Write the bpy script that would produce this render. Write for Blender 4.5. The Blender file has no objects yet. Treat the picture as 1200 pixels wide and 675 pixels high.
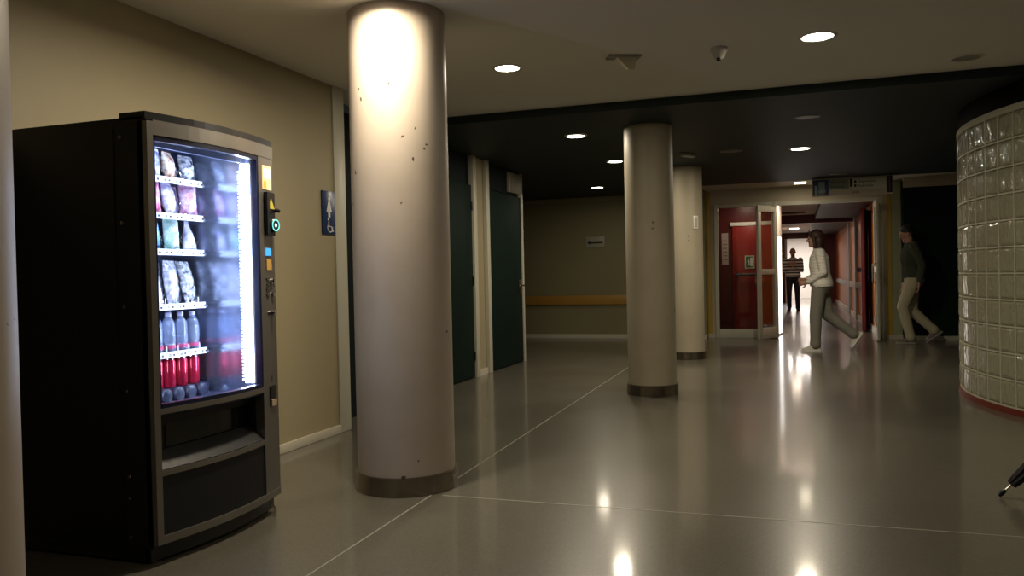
import bpy, bmesh, math, random
from mathutils import Vector, Matrix
random.seed(7)
PI = math.pi
C = bpy.context.scene.collection
S = bpy.context.scene

# ------------------------------------------------------------------ materials
MATS = {}
def mat(name, col, rough=.5, metal=0, spec=.5, emit=None, estr=0, noise=None, bump=None, coat=0):
    """noise=(scale, amount, second colour)  bump=(scale, strength)"""
    if name in MATS: return MATS[name]
    m = bpy.data.materials.new(name); m.use_nodes = True
    nt = m.node_tree; b = nt.nodes['Principled BSDF']
    b.inputs['Base Color'].default_value = (*col, 1)
    b.inputs['Roughness'].default_value = rough
    b.inputs['Metallic'].default_value = metal
    b.inputs['Specular IOR Level'].default_value = spec
    b.inputs['Coat Weight'].default_value = coat
    if emit:
        b.inputs['Emission Color'].default_value = (*emit, 1); b.inputs['Emission Strength'].default_value = estr
    tc = nt.nodes.new('ShaderNodeTexCoord')
    if noise:
        n = nt.nodes.new('ShaderNodeTexNoise'); n.inputs['Scale'].default_value = noise[0]; n.inputs['Detail'].default_value = 6
        nt.links.new(tc.outputs['Object'], n.inputs['Vector'])
        r = nt.nodes.new('ShaderNodeValToRGB'); r.color_ramp.elements[0].position = .5-noise[1]; r.color_ramp.elements[1].position = .5+noise[1]
        r.color_ramp.elements[0].color = (*noise[2], 1); r.color_ramp.elements[1].color = (*col, 1)
        nt.links.new(n.outputs['Fac'], r.inputs['Fac']); nt.links.new(r.outputs['Color'], b.inputs['Base Color'])
    if bump:
        n = nt.nodes.new('ShaderNodeTexNoise'); n.inputs['Scale'].default_value = bump[0]; n.inputs['Detail'].default_value = 4
        nt.links.new(tc.outputs['Object'], n.inputs['Vector'])
        bp = nt.nodes.new('ShaderNodeBump'); bp.inputs['Strength'].default_value = bump[1]; bp.inputs['Distance'].default_value = .01
        nt.links.new(n.outputs['Fac'], bp.inputs['Height']); nt.links.new(bp.outputs['Normal'], b.inputs['Normal'])
    MATS[name] = m
    return m

def thin_glass(name, tint=(.95, .97, 1), fac=.07, rough=.02):
    m = bpy.data.materials.new(name); m.use_nodes = True; nt = m.node_tree
    for n in list(nt.nodes): nt.nodes.remove(n)
    o = nt.nodes.new('ShaderNodeOutputMaterial'); t = nt.nodes.new('ShaderNodeBsdfTransparent'); g = nt.nodes.new('ShaderNodeBsdfGlossy')
    mx = nt.nodes.new('ShaderNodeMixShader'); t.inputs['Color'].default_value = (*tint, 1); g.inputs['Roughness'].default_value = rough
    lw = nt.nodes.new('ShaderNodeLayerWeight'); lw.inputs['Blend'].default_value = .5
    pw = nt.nodes.new('ShaderNodeMath'); pw.operation = 'POWER'; pw.inputs[1].default_value = 5
    ma = nt.nodes.new('ShaderNodeMath'); ma.operation = 'MULTIPLY_ADD'; ma.inputs[1].default_value = .8; ma.inputs[2].default_value = .035
    nt.links.new(lw.outputs['Facing'], pw.inputs[0]); nt.links.new(pw.outputs[0], ma.inputs[0]); nt.links.new(ma.outputs[0], mx.inputs['Fac'])
    nt.links.new(t.outputs[0], mx.inputs[1]); nt.links.new(g.outputs[0], mx.inputs[2]); nt.links.new(mx.outputs[0], o.inputs['Surface'])
    return m

def stripes(name, c1, c2, freq, rough=.8, duty=.5, axis='Z', distort=1.5):
    m = mat(name, c1, rough); nt = m.node_tree; b = nt.nodes['Principled BSDF']
    tc = [n for n in nt.nodes if n.type == 'TEX_COORD'][0]
    w = nt.nodes.new('ShaderNodeTexWave'); w.wave_type = 'BANDS'; w.bands_direction = axis
    w.inputs['Scale'].default_value = freq; w.inputs['Distortion'].default_value = distort; w.inputs['Detail'].default_value = 1
    nt.links.new(tc.outputs['Object'], w.inputs['Vector'])
    r = nt.nodes.new('ShaderNodeValToRGB'); r.color_ramp.interpolation = 'LINEAR'
    r.color_ramp.elements[0].position = duty-.08; r.color_ramp.elements[1].position = duty+.08
    r.color_ramp.elements[0].color = (*c1, 1); r.color_ramp.elements[1].color = (*c2, 1)
    nt.links.new(w.outputs['Fac'], r.inputs['Fac']); nt.links.new(r.outputs['Color'], b.inputs['Base Color'])
    return m

wall_m = mat('beige_wall_paint', (.36, .305, .185), .55, noise=(1.3, .25, (.33, .28, .168)), bump=(90, .12))
backwall_m = mat('olive_wall_paint', (.25, .22, .115), .6, noise=(1.1, .25, (.22, .195, .10)), bump=(90, .1))
white_ceil = mat('white_ceiling_plaster', (.80, .77, .70), .8, noise=(.8, .3, (.74, .71, .64)))
dark_ceil = mat('dark_green_ceiling', (.016, .026, .024), .6, spec=.3, noise=(.8, .3, (.012, .019, .018)))
trim_m = mat('cream_trim', (.55, .53, .43), .4)
base_m = mat('cream_skirting', (.56, .52, .42), .4)
green_m = mat('dark_green_laminate', (.008, .020, .015), .6, spec=.06, noise=(3, .3, (.007, .017, .013)))
green_wall = mat('dark_green_wall', (.009, .015, .016), .6, spec=.06)
steel_m = mat('brushed_steel', (.30, .265, .22), .24, 1, noise=(14, .3, (.22, .19, .16)))
chrome_m = mat('chrome', (.7, .68, .62), .15, 1)
red_m = mat('red_door_paint', (.33, .018, .014), .35, noise=(2, .3, (.27, .014, .012)))
darkred_m = mat('dark_red_paint', (.10, .008, .010), .35)
orange_m = mat('orange_wall_paint', (.50, .135, .010), .38, noise=(2.2, .25, (.42, .10, .008)))
grey_m = mat('grey_plastic', (.33, .31, .29), .4)
yellow_m = mat('yellow_stripe', (.50, .33, .03), .45)
pilaster_m = mat('pale_green_pilaster', (.36, .38, .24), .5)
cream_m = mat('cream_wall', (.52, .45, .34), .6)
corr_white = mat('corridor_white', (.72, .66, .60), .6)
oak_m = mat('orange_rail_wood', (.40, .22, .04), .4, noise=(5, .3, (.36, .19, .03)))
blk = mat('black_metal', (.004, .004, .007), .5, noise=(60, .3, (.005, .005, .008)))
blkp = mat('black_plastic', (.010, .010, .012), .3)
silver_m = mat('silver_frame', (.27, .25, .225), .34, .75)
dark_int = mat('interior_dark_blue', (.035, .042, .085), .35)
white_pl = mat('white_plastic', (.75, .75, .72), .35)
black_ink = mat('black_ink', (.01, .01, .012), .5)

def floor_mat():
    m = bpy.data.materials.new('polished_terrazzo'); m.use_nodes = True; nt = m.node_tree; b = nt.nodes['Principled BSDF']
    tc = nt.nodes.new('ShaderNodeTexCoord')
    v = nt.nodes.new('ShaderNodeTexVoronoi'); v.inputs['Scale'].default_value = 150
    nt.links.new(tc.outputs['Object'], v.inputs['Vector'])
    r = nt.nodes.new('ShaderNodeValToRGB'); r.color_ramp.elements[0].color = (.098, .090, .069, 1); r.color_ramp.elements[1].color = (.165, .150, .118, 1)
    nt.links.new(v.outputs['Color'], r.inputs['Fac'])
    n = nt.nodes.new('ShaderNodeTexNoise'); n.inputs['Scale'].default_value = .9; n.inputs['Detail'].default_value = 5
    nt.links.new(tc.outputs['Object'], n.inputs['Vector'])
    mx = nt.nodes.new('ShaderNodeMix'); mx.data_type = 'RGBA'; mx.blend_type = 'MULTIPLY'; mx.inputs['Factor'].default_value = .6
    r2 = nt.nodes.new('ShaderNodeValToRGB'); r2.color_ramp.elements[0].position = .3; r2.color_ramp.elements[1].position = .7
    r2.color_ramp.elements[0].color = (.72, .70, .68, 1); r2.color_ramp.elements[1].color = (1, 1, 1, 1)
    nt.links.new(n.outputs['Fac'], r2.inputs['Fac'])
    nt.links.new(r.outputs['Color'], mx.inputs['A']); nt.links.new(r2.outputs['Color'], mx.inputs['B'])
    nt.links.new(mx.outputs['Result'], b.inputs['Base Color'])
    rr = nt.nodes.new('ShaderNodeMapRange'); rr.inputs['To Min'].default_value = .26; rr.inputs['To Max'].default_value = .36
    nt.links.new(n.outputs['Fac'], rr.inputs['Value']); nt.links.new(rr.outputs['Result'], b.inputs['Roughness'])
    b.inputs['Specular IOR Level'].default_value = .5; b.inputs['Coat Weight'].default_value = .55; b.inputs['Coat Roughness'].default_value = .10
    return m
floor_m = floor_mat()

def concrete(name, col, col2, chip=.585):
    m = bpy.data.materials.new(name); m.use_nodes = True; nt = m.node_tree; b = nt.nodes['Principled BSDF']
    tc = nt.nodes.new('ShaderNodeTexCoord')
    n = nt.nodes.new('ShaderNodeTexNoise'); n.inputs['Scale'].default_value = 2.5; n.inputs['Detail'].default_value = 8
    nt.links.new(tc.outputs['Object'], n.inputs['Vector'])
    r = nt.nodes.new('ShaderNodeValToRGB'); r.color_ramp.elements[0].position = .3; r.color_ramp.elements[1].position = .7
    r.color_ramp.elements[0].color = (*col2, 1); r.color_ramp.elements[1].color = (*col, 1)
    nt.links.new(n.outputs['Fac'], r.inputs['Fac'])
    # chips: sparse voronoi spots kept only where a broad noise is high
    d = nt.nodes.new('ShaderNodeTexNoise'); d.inputs['Scale'].default_value = 9; nt.links.new(tc.outputs['Object'], d.inputs['Vector'])
    ad = nt.nodes.new('ShaderNodeMix'); ad.data_type = 'RGBA'; ad.inputs['Factor'].default_value = .06
    nt.links.new(tc.outputs['Object'], ad.inputs['A']); nt.links.new(d.outputs['Color'], ad.inputs['B'])
    v = nt.nodes.new('ShaderNodeTexVoronoi'); v.inputs['Scale'].default_value = 17
    nt.links.new(ad.outputs['Result'], v.inputs['Vector'])
    lt = nt.nodes.new('ShaderNodeMath'); lt.operation = 'LESS_THAN'; lt.inputs[1].default_value = .15
    nt.links.new(v.outputs['Distance'], lt.inputs[0])
    n2 = nt.nodes.new('ShaderNodeTexNoise'); n2.inputs['Scale'].default_value = 3.1; n2.inputs['Detail'].default_value = 3
    nt.links.new(tc.outputs['Object'], n2.inputs['Vector'])
    gt = nt.nodes.new('ShaderNodeMath'); gt.operation = 'GREATER_THAN'; gt.inputs[1].default_value = chip
    nt.links.new(n2.outputs['Fac'], gt.inputs[0])
    mu = nt.nodes.new('ShaderNodeMath'); mu.operation = 'MULTIPLY'
    nt.links.new(lt.outputs[0], mu.inputs[0]); nt.links.new(gt.outputs[0], mu.inputs[1])
    mx = nt.nodes.new('ShaderNodeMix'); mx.data_type = 'RGBA'
    nt.links.new(mu.outputs[0], mx.inputs['Factor']); nt.links.new(r.outputs['Color'], mx.inputs['A']); mx.inputs['B'].default_value = (.07, .05, .035, 1)
    nt.links.new(mx.outputs['Result'], b.inputs['Base Color'])
    b.inputs['Roughness'].default_value = .5
    bp = nt.nodes.new('ShaderNodeBump'); bp.inputs['Strength'].default_value = .15; bp.inputs['Distance'].default_value = .01
    nt.links.new(n.outputs['Fac'], bp.inputs['Height']); nt.links.new(bp.outputs['Normal'], b.inputs['Normal'])
    return m
conc_m = concrete('painted_concrete', (.47, .40, .33), (.40, .335, .27))
conc0_m = concrete('painted_concrete_chipped', (.42, .36, .28), (.36, .30, .23), .53)
conc2_m = concrete('painted_concrete_far', (.42, .37, .27), (.37, .32, .23), .66)

# ------------------------------------------------------------------ mesh builder
class MB:
    def __init__(s): s.v = []; s.f = []; s.m = []; s.sm = []
    def add(s, vs, fs, mi=0, smooth=False):
        o = len(s.v); s.v += [tuple(p) for p in vs]
        for f in fs: s.f.append(tuple(o+i for i in f)); s.m.append(mi); s.sm.append(smooth)
        return s
    def box(s, x0, x1, y0, y1, z0, z1, mi=0, bev=0):
        if x1 < x0: x0, x1 = x1, x0
        if y1 < y0: y0, y1 = y1, y0
        if bev:
            bm = bmesh.new(); bmesh.ops.create_cube(bm, size=1)
            for v in bm.verts: v.co = ((x0+x1)/2+v.co.x*(x1-x0), (y0+y1)/2+v.co.y*(y1-y0), (z0+z1)/2+v.co.z*(z1-z0))
            bmesh.ops.bevel(bm, geom=bm.edges[:], offset=bev, segments=2, affect='EDGES', profile=.5)
            s.bm(bm, mi, True); return s
        vs = [(x, y, z) for x in (x0, x1) for y in (y0, y1) for z in (z0, z1)]
        return s.add(vs, [(0,1,3,2), (4,6,7,5), (0,4,5,1), (2,3,7,6), (0,2,6,4), (1,5,7,3)], mi)
    def bm(s, bm, mi=0, smooth=False):
        bm.verts.index_update()
        s.add([v.co[:] for v in bm.verts], [[v.index for v in f.verts] for f in bm.faces], mi, smooth); bm.free(); return s
    def rings(s, rings, mi=0, cap=True, smooth=True, closed=False):
        n = len(rings[0]); o = []
        vs = [p for r in rings for p in r]; fs = []
        R = len(rings)
        for i in range(R if closed else R-1):
            j = (i+1) % R
            for k in range(n):
                l = (k+1) % n
                fs.append((i*n+k, i*n+l, j*n+l, j*n+k))
        if cap and not closed:
            fs.append(tuple(reversed(range(n)))); fs.append(tuple((R-1)*n+k for k in range(n)))
        return s.add(vs, fs, mi, smooth)
    def lathe(s, prof, c=(0,0,0), axis='Z', n=32, mi=0, cap=True, smooth=True):
        rg = []
        for r, h in prof:
            ring = []
            for k in range(n):
                a = 2*PI*k/n; p = (r*math.cos(a), r*math.sin(a), h)
                if axis == 'X': p = (p[2], p[0], p[1])
                if axis == 'Y': p = (p[1], p[2], p[0])
                ring.append((c[0]+p[0], c[1]+p[1], c[2]+p[2]))
            rg.append(ring)
        return s.rings(rg, mi, cap, smooth)
    def tube(s, path, r, n=10, mi=0, cap=True):
        path = [Vector(p) for p in path]; rr = r if isinstance(r, (list, tuple)) else [r]*len(path)
        rg = []; up = None
        for i, p in enumerate(path):
            t = (path[min(i+1, len(path)-1)]-path[max(i-1, 0)]).normalized()
            if up is None:
                up = Vector((0,0,1)) if abs(t.z) < .9 else Vector((1,0,0))
            a = t.cross(up).normalized(); up = a.cross(t).normalized()
            rg.append([tuple(p+a*(rr[i]*math.cos(2*PI*k/n))+up*(rr[i]*math.sin(2*PI*k/n))) for k in range(n)])
        return s.rings(rg, mi, cap, True)
    def ellip(s, c, r, n=20, m=12, mi=0, rot=None):
        rg = []
        for i in range(m+1):
            ph = -PI/2+PI*i/m; q = max(math.cos(ph), .02); h = math.sin(ph)
            ring = []
            for k in range(n):
                a = 2*PI*k/n; p = Vector((r[0]*q*math.cos(a), r[1]*q*math.sin(a), r[2]*h))
                if rot: p = rot @ p
                ring.append((c[0]+p.x, c[1]+p.y, c[2]+p.z))
            rg.append(ring)
        return s.rings(rg, mi)
    def limb(s, p0, p1, r0, r1, flat=1, side=(0,1,0), n=16):
        """tapered limb with domed ends; flat = width ratio along side"""
        p0 = Vector(p0); p1 = Vector(p1); t = (p1-p0); L = t.length; t.normalize()
        sd = Vector(side); sd = (sd-t*sd.dot(t)).normalized(); fr = t.cross(sd)
        rg = []
        ks = [(-1, .05), (-.85, .53), (-.5, .87), (0, 1)]
        for k, q in ks: rg.append((p0+t*(k*r0), r0*q))
        for j in (.25, .5, .75): rg.append((p0+t*(L*j), r0+(r1-r0)*j))
        for k, q in reversed(ks): rg.append((p1-t*(k*r1), r1*q))
        s.rings([[tuple(c+sd*(q*flat*math.cos(2*PI*k/n))+fr*(q*math.sin(2*PI*k/n))) for k in range(n)] for c, q in rg])
        return s
    def loft(s, secs, n=24):
        """secs: (x, y, z, rx, ry) horizontal elliptical sections"""
        rg = []
        for x, y, z, a, b in secs: rg.append([(x+a*math.cos(2*PI*k/n), y+b*math.sin(2*PI*k/n), z) for k in range(n)])
        return s.rings(rg)
    def text(s, txt, loc, size, facing, depth=.001, mi=0, align='LEFT', shear=0):
        """facing: matrix columns right/up/out"""
        cu = bpy.data.curves.new('t', 'FONT'); cu.body = txt; cu.size = size; cu.extrude = depth/2; cu.align_x = align; cu.resolution_u = 2
        ob = bpy.data.objects.new('t', cu); C.objects.link(ob)
        dg = bpy.context.evaluated_depsgraph_get(); me = bpy.data.meshes.new_from_object(ob.evaluated_get(dg))
        R, U, O = [Vector(q) for q in facing]; L = Vector(loc)
        s.add([tuple(L+R*v.co.x+U*v.co.y+O*(v.co.z)) for v in me.vertices], [tuple(p.vertices) for p in me.polygons], mi)
        bpy.data.objects.remove(ob); bpy.data.curves.remove(cu); bpy.data.meshes.remove(me)
        return s
    def mesh(s, name, mats):
        me = bpy.data.meshes.new(name); me.from_pydata(s.v, [], s.f)
        for m in (mats if isinstance(mats, (list, tuple)) else [mats]): me.materials.append(m)
        me.polygons.foreach_set('material_index', s.m); me.polygons.foreach_set('use_smooth', s.sm)
        me.update(); return me
    def build(s, name, mats, parent=None, loc=None, fix=True):
        me = s.mesh(name, mats)
        if fix:
            bm = bmesh.new(); bm.from_mesh(me); bmesh.ops.recalc_face_normals(bm, faces=bm.faces[:]); bm.to_mesh(me); bm.free()
        o = bpy.data.objects.new(name, me); C.objects.link(o)
        if any(s.sm):
            me.set_sharp_from_angle(angle=math.radians(42))
        if parent: o.parent = parent
        if loc: o.location = loc
        return o

def tag(o, label=None, cat=None, group=None, kind=None):
    if label: o['label'] = label
    if cat: o['category'] = cat
    if group: o['group'] = group
    if kind: o['kind'] = kind
    return o
def thing(name, label, cat, loc, rz=0, group=None):
    o = bpy.data.objects.new(name, None); C.objects.link(o); o.empty_display_size = .1
    o.location = loc; o.rotation_euler = (0, 0, rz); return tag(o, label, cat, group)
def struct(name, mb, m, parent=None):
    o = mb.build(name, m, parent)
    if not parent: o['kind'] = 'structure'
    return o
def dup(root, loc=None, rz=None, label=None, group=None):
    r = root.copy(); C.objects.link(r)
    if loc is not None: r.location = loc
    if rz is not None: r.rotation_euler = (0, 0, rz)
    if label: r['label'] = label
    if group: r['group'] = group
    for ch in list(root.children):
        c = ch.copy(); C.objects.link(c); c.parent = r
        for g in list(ch.children):
            d = g.copy(); C.objects.link(d); d.parent = c
    return r
def wave_panel(mb, y0, y1, z0, z1, xf, thick, n=14, mi=0):
    """panel in the YZ plane whose front follows xf(y)"""
    rg = []
    for i in range(n+1):
        y = y0+(y1-y0)*i/n; x = xf(y)
        rg.append([(x, y, z0), (x, y, z1), (x-thick, y, z1), (x-thick, y, z0)])
    return mb.rings(rg, mi, True, False)

# ------------------------------------------------------------------ room shell
CH, WZ, DZ = 1.15, 2.60, 2.53
struct('floor', MB().box(-6.5, 7.5, -4, 35, -.06, 0), floor_m)
def inlay(p0, p1, w=.008):
    a = Vector((*p0, 0)); b = Vector((*p1, 0)); t = (b-a).normalized(); n = Vector((-t.y, t.x, 0))*w/2
    return MB().add([a-n, a+n, b+n, b-n]+[q+Vector((0,0,.0012)) for q in (a-n, a+n, b+n, b-n)],
                    [(0,1,2,3), (4,7,6,5), (0,4,5,1), (1,5,6,2), (2,6,7,3), (3,7,4,0)])
joint_m = mat('pale_floor_joint', (.36, .34, .28), .35)
struct('trim_1', inlay((-1.745, -1), (-2.02, 13.9)), joint_m)
struct('trim_2', inlay((-1.775, 3.94), (5, 3.965)), joint_m)
struct('ceiling', MB().box(-3.5, 7.5, -4, 6.86, WZ, WZ+.1), white_ceil)
struct('ceiling_dark', MB().box(-6.5, 7.5, 6.86, 13.5, DZ, DZ+.18), dark_ceil)
struct('ceiling_entrance', MB().box(-1.75, 7.5, 13.5, 14.75, DZ+.02, DZ+.12), cream_m)
struct('ceiling_back', MB().box(-6.5, -1.75, 13.5, 14.6, DZ, DZ+.12), dark_ceil)
# left wall with its trim
struct('wall_left', MB().box(-3.40, -3.25, -4, 5.36, 0, WZ+.02), wall_m)
struct('trim_3', MB().box(-3.42, -3.235, 5.36, 5.52, 0, WZ+.01, bev=.006), trim_m)
struct('baseboard_left', MB().box(-3.26, -3.232, -4, 5.37, 0, .062, bev=.004), base_m)
# recessed dark green partition that holds the two doors
struct('wall_green', MB().box(-3.62, -3.50, 5.52, 8.70, 0, DZ).box(-3.62, -3.50, 9.16, 10.52, 2.21, DZ).box(-3.62, -3.50, 10.44, 10.52, 0, 2.21), green_wall)
struct('wall_between', MB().box(-3.62, -3.475, 8.70, 9.16, 0, DZ), wall_m)
struct('trim_4', MB().box(-3.5, -3.43, 8.66, 8.76, 0, DZ, bev=.005), trim_m)
struct('trim_5', MB().box(-3.5, -3.43, 9.07, 9.17, 0, DZ, bev=.005), trim_m)
struct('baseboard_between', MB().box(-3.49, -3.455, 8.76, 9.07, 0, .07), base_m)
struct('trim_6', MB().box(-3.5, -3.44, 10.42, 10.47, 0, 2.24, bev=.004), trim_m)
struct('wall_corner', MB().box(-6.5, -3.50, 10.52, 10.64, 0, DZ), backwall_m)
# back wall
struct('wall_back', MB().box(-6.5, -1.45, 14.4, 14.55, 0, 2.56), backwall_m)
struct('baseboard_back', MB().box(-6.5, -1.45, 14.375, 14.402, 0, .07), base_m)
struct('trim_7', MB().box(-6.5, -1.45, 14.36, 14.402, 2.46, DZ), wall_m)
struct('wall_side', MB().box(-6.62, -6.5, 10.5, 14.6, 0, 2.6), backwall_m)
# rest of the enclosing shell (behind and beside the photographer)
struct('wall_rear', MB().box(-3.5, 7.5, -4.12, -4, 0, WZ), wall_m)
struct('wall_far_right', MB().box(7.5, 7.62, -4, 14.7, 0, 2.7), wall_m)

def door(name, y0, y1, x, handle_y, hinge_y, zt=2.19):
    e = bpy.data.objects.new(name, None); C.objects.link(e); e.location = (x, (y0+y1)/2, 0); e['kind'] = 'structure'
    w = (y1-y0)/2
    MB().box(0, .045, -w+.01, w-.01, .012, zt, bev=.003).build('door_leaf', green_m, e)
    hy = handle_y-(y0+y1)/2
    MB().box(.045, .053, hy-.07, hy+.05, .90, 1.10, bev=.003).build('handle_plate', steel_m, e)
    MB().tube([(.05, hy, 1.02), (.10, hy, 1.02), (.105, hy-.02, 1.02), (.105, hy-.12, 1.02)], .010).build('lever_handle', chrome_m, e)
    hh = hinge_y-(y0+y1)/2
    for z in (.25, 1.1, 1.95): MB().lathe([(.011, z-.05), (.011, z+.05)], (.05, hh, 0), n=12).build('hinge', blkp, e)
    return e
door('door_1', 7.55, 8.66, -3.50, 7.63, 8.64)
door('door_2', 9.17, 10.42, -3.50, 10.34, 9.19)

# ------------------------------------------------------------------ entrance wall with glazed doors
struct('wall_entrance', MB().box(-1.75, -1.31, 14.6, 14.75, 0, DZ+.02).box(-1.31, 1.36, 14.6, 14.75, 2.30, DZ+.02).box(1.34, 1.62, 14.45, 14.75, 0, DZ+.02), cream_m)
struct('trim_8', MB().box(-1.46, -1.375, 14.585, 14.602, .07, DZ), yellow_m)
struct('trim_9', MB().box(1.405, 1.47, 14.430, 14.452, .07, DZ), yellow_m)
struct('trim_10', MB().box(1.475, 1.61, 14.425, 14.452, .07, DZ), pilaster_m)
struct('baseboard_entrance', MB().box(-1.75, -1.31, 14.58, 14.60, 0, .07).box(1.37, 1.63, 14.415, 14.45, 0, .07), base_m)
struct('wall_green_right', MB().box(1.62, 7.5, 14.2, 14.75, 0, DZ-.02), green_m)
struct('baseboard_right', MB().box(1.64, 7.5, 14.17, 14.2, 0, .07), base_m)
struct('trim_11', MB().box(1.62, 7.5, 14.16, 14.2, 2.40, DZ+.02), cream_m)
glass_m = thin_glass('door_glass', (.86, .86, .84))
# window_1: fixed glazed panel beside the entrance
w1 = struct('window_1', MB().box(-1.31, -1.245, 14.55, 14.62, 0, 2.30, bev=.006).box(-.345, -.28, 14.55, 14.62, 0, 2.30, bev=.006)
            .box(-1.245, -.345, 14.55, 14.62, 0, .15, bev=.005).box(-1.245, -.345, 14.55, 14.62, 2.24, 2.30, bev=.005), trim_m)
MB().box(-1.246, -.344, 14.58, 14.588, .149, 2.241).build('pane', glass_m, w1)
struct('trim_12', MB().box(-.28, 1.24, 14.55, 14.62, 2.24, 2.30), trim_m)
struct('trim_13', MB().box(1.24, 1.36, 14.53, 14.62, 0, 2.30, bev=.006), trim_m)
def glazed_leaf(name, loc, rz, W=.72, mirror=1):
    e = bpy.data.objects.new(name, None); C.objects.link(e); e.location = loc; e.rotation_euler = (0, 0, rz); e['kind'] = 'structure'
    s = .095; f = MB()
    f.box(0, s, -.02, .02, .02, 2.22, bev=.005).box(W-s, W, -.02, .02, .02, 2.22, bev=.005)
    f.box(s, W-s, -.02, .02, .02, .20, bev=.004).box(s, W-s, -.02, .02, 2.12, 2.22, bev=.004).box(s, W-s, -.02, .02, 1.08, 1.17, bev=.004)
    f.build('leaf_frame', trim_m, e)
    MB().box(s-.002, W-s+.002, -.003, .003, .198, 1.082).build('lower_pane', glass_m, e)
    MB().box(s-.002, W-s+.002, -.003, .003, 1.168, 2.122).build('upper_pane', glass_m, e)
    for z in (.3, 1.1, 1.95): MB().lathe([(.012, z-.05), (.012, z+.05)], (0, -.02, 0), n=10).build('hinge', steel_m, e)
    MB().tube([(W-.05, -.02, .92), (W-.05, -.07, .93), (W-.05, -.07, 1.21), (W-.05, -.02, 1.22)], .011).build('pull_handle', steel_m, e)
    return e
glazed_leaf('door_3', (-.285, 14.53, 0), math.radians(180+62), .62)
glazed_leaf('door_4', (1.235, 14.52, 0), math.radians(268), .72)

# ------------------------------------------------------------------ lobby and corridor beyond
struct('ceiling_corridor', MB().box(-2.2, .45, 14.75, 30.1, 2.42, 2.5), corr_white)
struct('trim_14', MB().box(.45, 1.32, 14.75, 30.1, 2.30, 2.5), mat('dark_brown_soffit', (.035, .012, .010), .5))
struct('wall_corridor_right', MB().box(1.32, 1.45, 14.75, 30, 0, 2.5), orange_m)
struct('baseboard_corridor', MB().box(1.295, 1.322, 14.75, 30, 0, .12), corr_white)
struct('trim_15', MB().box(1.27, 1.32, 17.6, 29, .70, .84, bev=.01), grey_m)
for i, (a, b) in enumerate(((19.7, 20.15), (22.0, 22.6))):
    struct('trim_%d' % (16+i), MB().box(1.262, 1.322, a, b, 0, 2.30), grey_m)
struct('wall_lobby_left', MB().box(-2.3, -2.2, 14.75, 15.92, 0, 2.5), darkred_m)
struct('wall_lobby_back', MB().box(-2.3, -1.10, 15.8, 15.92, 0, 2.5).box(-1.10, -.34, 15.8, 15.92, 2.06, 2.5).box(-.335, -.30, 15.8, 15.92, 0, 2.42), darkred_m)
struct('wall_corridor_left', MB().box(-.54, -.42, 15.92, 30, 0, 2.42), corr_white)
# red fire door with push bar, standing open
e = bpy.data.objects.new('door_5', None); C.objects.link(e); e.location = (-1.09, 15.79, 0); e.rotation_euler = (0, 0, 0); e['kind'] = 'structure'
MB().box(0, .75, -.03, .03, .015, 1.98, bev=.004).build('door_leaf', red_m, e)
MB().box(-.04, .79, -.045, .0, 1.985, 2.05).build('top_track', corr_white, e)
MB().tube([(.04, -.10, 1.08), (.70, -.10, 1.08)], .022).box(.05, .10, -.11, -.03, 1.04, 1.12).box(.64, .69, -.11, -.03, 1.04, 1.12).build('push_bar', blkp, e)
MB().lathe([(.055, 0), (.055, .03), (.03, .05)], (.48, -.08, 1.62), 'Y', 20).build('door_closer', blkp, e)
# dark red fire door opposite, seen edge on
e = bpy.data.objects.new('door_6', None); C.objects.link(e); e.location = (1.29, 16.95, 0); e.rotation_euler = (0, 0, math.radians(262)); e['kind'] = 'structure'
MB().box(0, .95, -.03, .03, .015, 2.24, bev=.004).build('door_leaf', darkred_m, e)
MB().tube([(.10, -.09, 1.12), (.85, -.09, 1.12)], .024).box(.1, .15, -.1, -.03, 1.08, 1.16).box(.8, .85, -.1, -.03, 1.08, 1.16).build('push_bar', blkp, e)
# far doorway and bright room behind
struct('wall_corridor_end', MB().box(-.42, -.25, 30, 30.12, 0, 2.42).box(.72, 1.32, 30, 30.12, 0, 2.42).box(-.25, .72, 30, 30.12, 2.22, 2.42), darkred_m)
struct('wall_far_room', MB().box(-1.5, 2.5, 34.8, 34.95, 0, 2.6), corr_white)
struct('ceiling_far_room', MB().box(-1.5, 2.5, 30.12, 34.95, 2.5, 2.6), corr_white)
struct('trim_20', MB().box(.64, .72, 29.97, 30.15, 0, 2.22).box(-.32, -.25, 29.97, 30.15, 0, 2.22), corr_white)
struct('trim_21', MB().box(-.34, 1.32, 20.2, 20.5, 2.22, 2.42), darkred_m)
# made-up glowing panel just inside the entrance, added for the bright strip there
strip_glow_m = mat('added_strip_glow', (.8, .82, .85), .4, emit=(1, .96, .93), estr=3)
glow_root = bpy.data.objects.new('added_glow_panel', None); C.objects.link(glow_root); glow_root.location = (-.33, 14.86, 0); glow_root.rotation_euler = (0, 0, math.radians(83)); glow_root['kind'] = 'structure'
MB().box(0, .03, -.02, .04, 0, 2.42).box(.71, .74, -.02, .04, 0, 2.42).box(.03, .71, -.02, .04, 1.74, 2.42).box(.03, .71, -.02, .04, 0, .03).box(.03, .71, .02, .04, .03, 1.74).build('added_glow_frame', corr_white, glow_root)
MB().box(.03, .71, -.012, .019, .03, 1.74).build('pane', strip_glow_m, glow_root)

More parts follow.
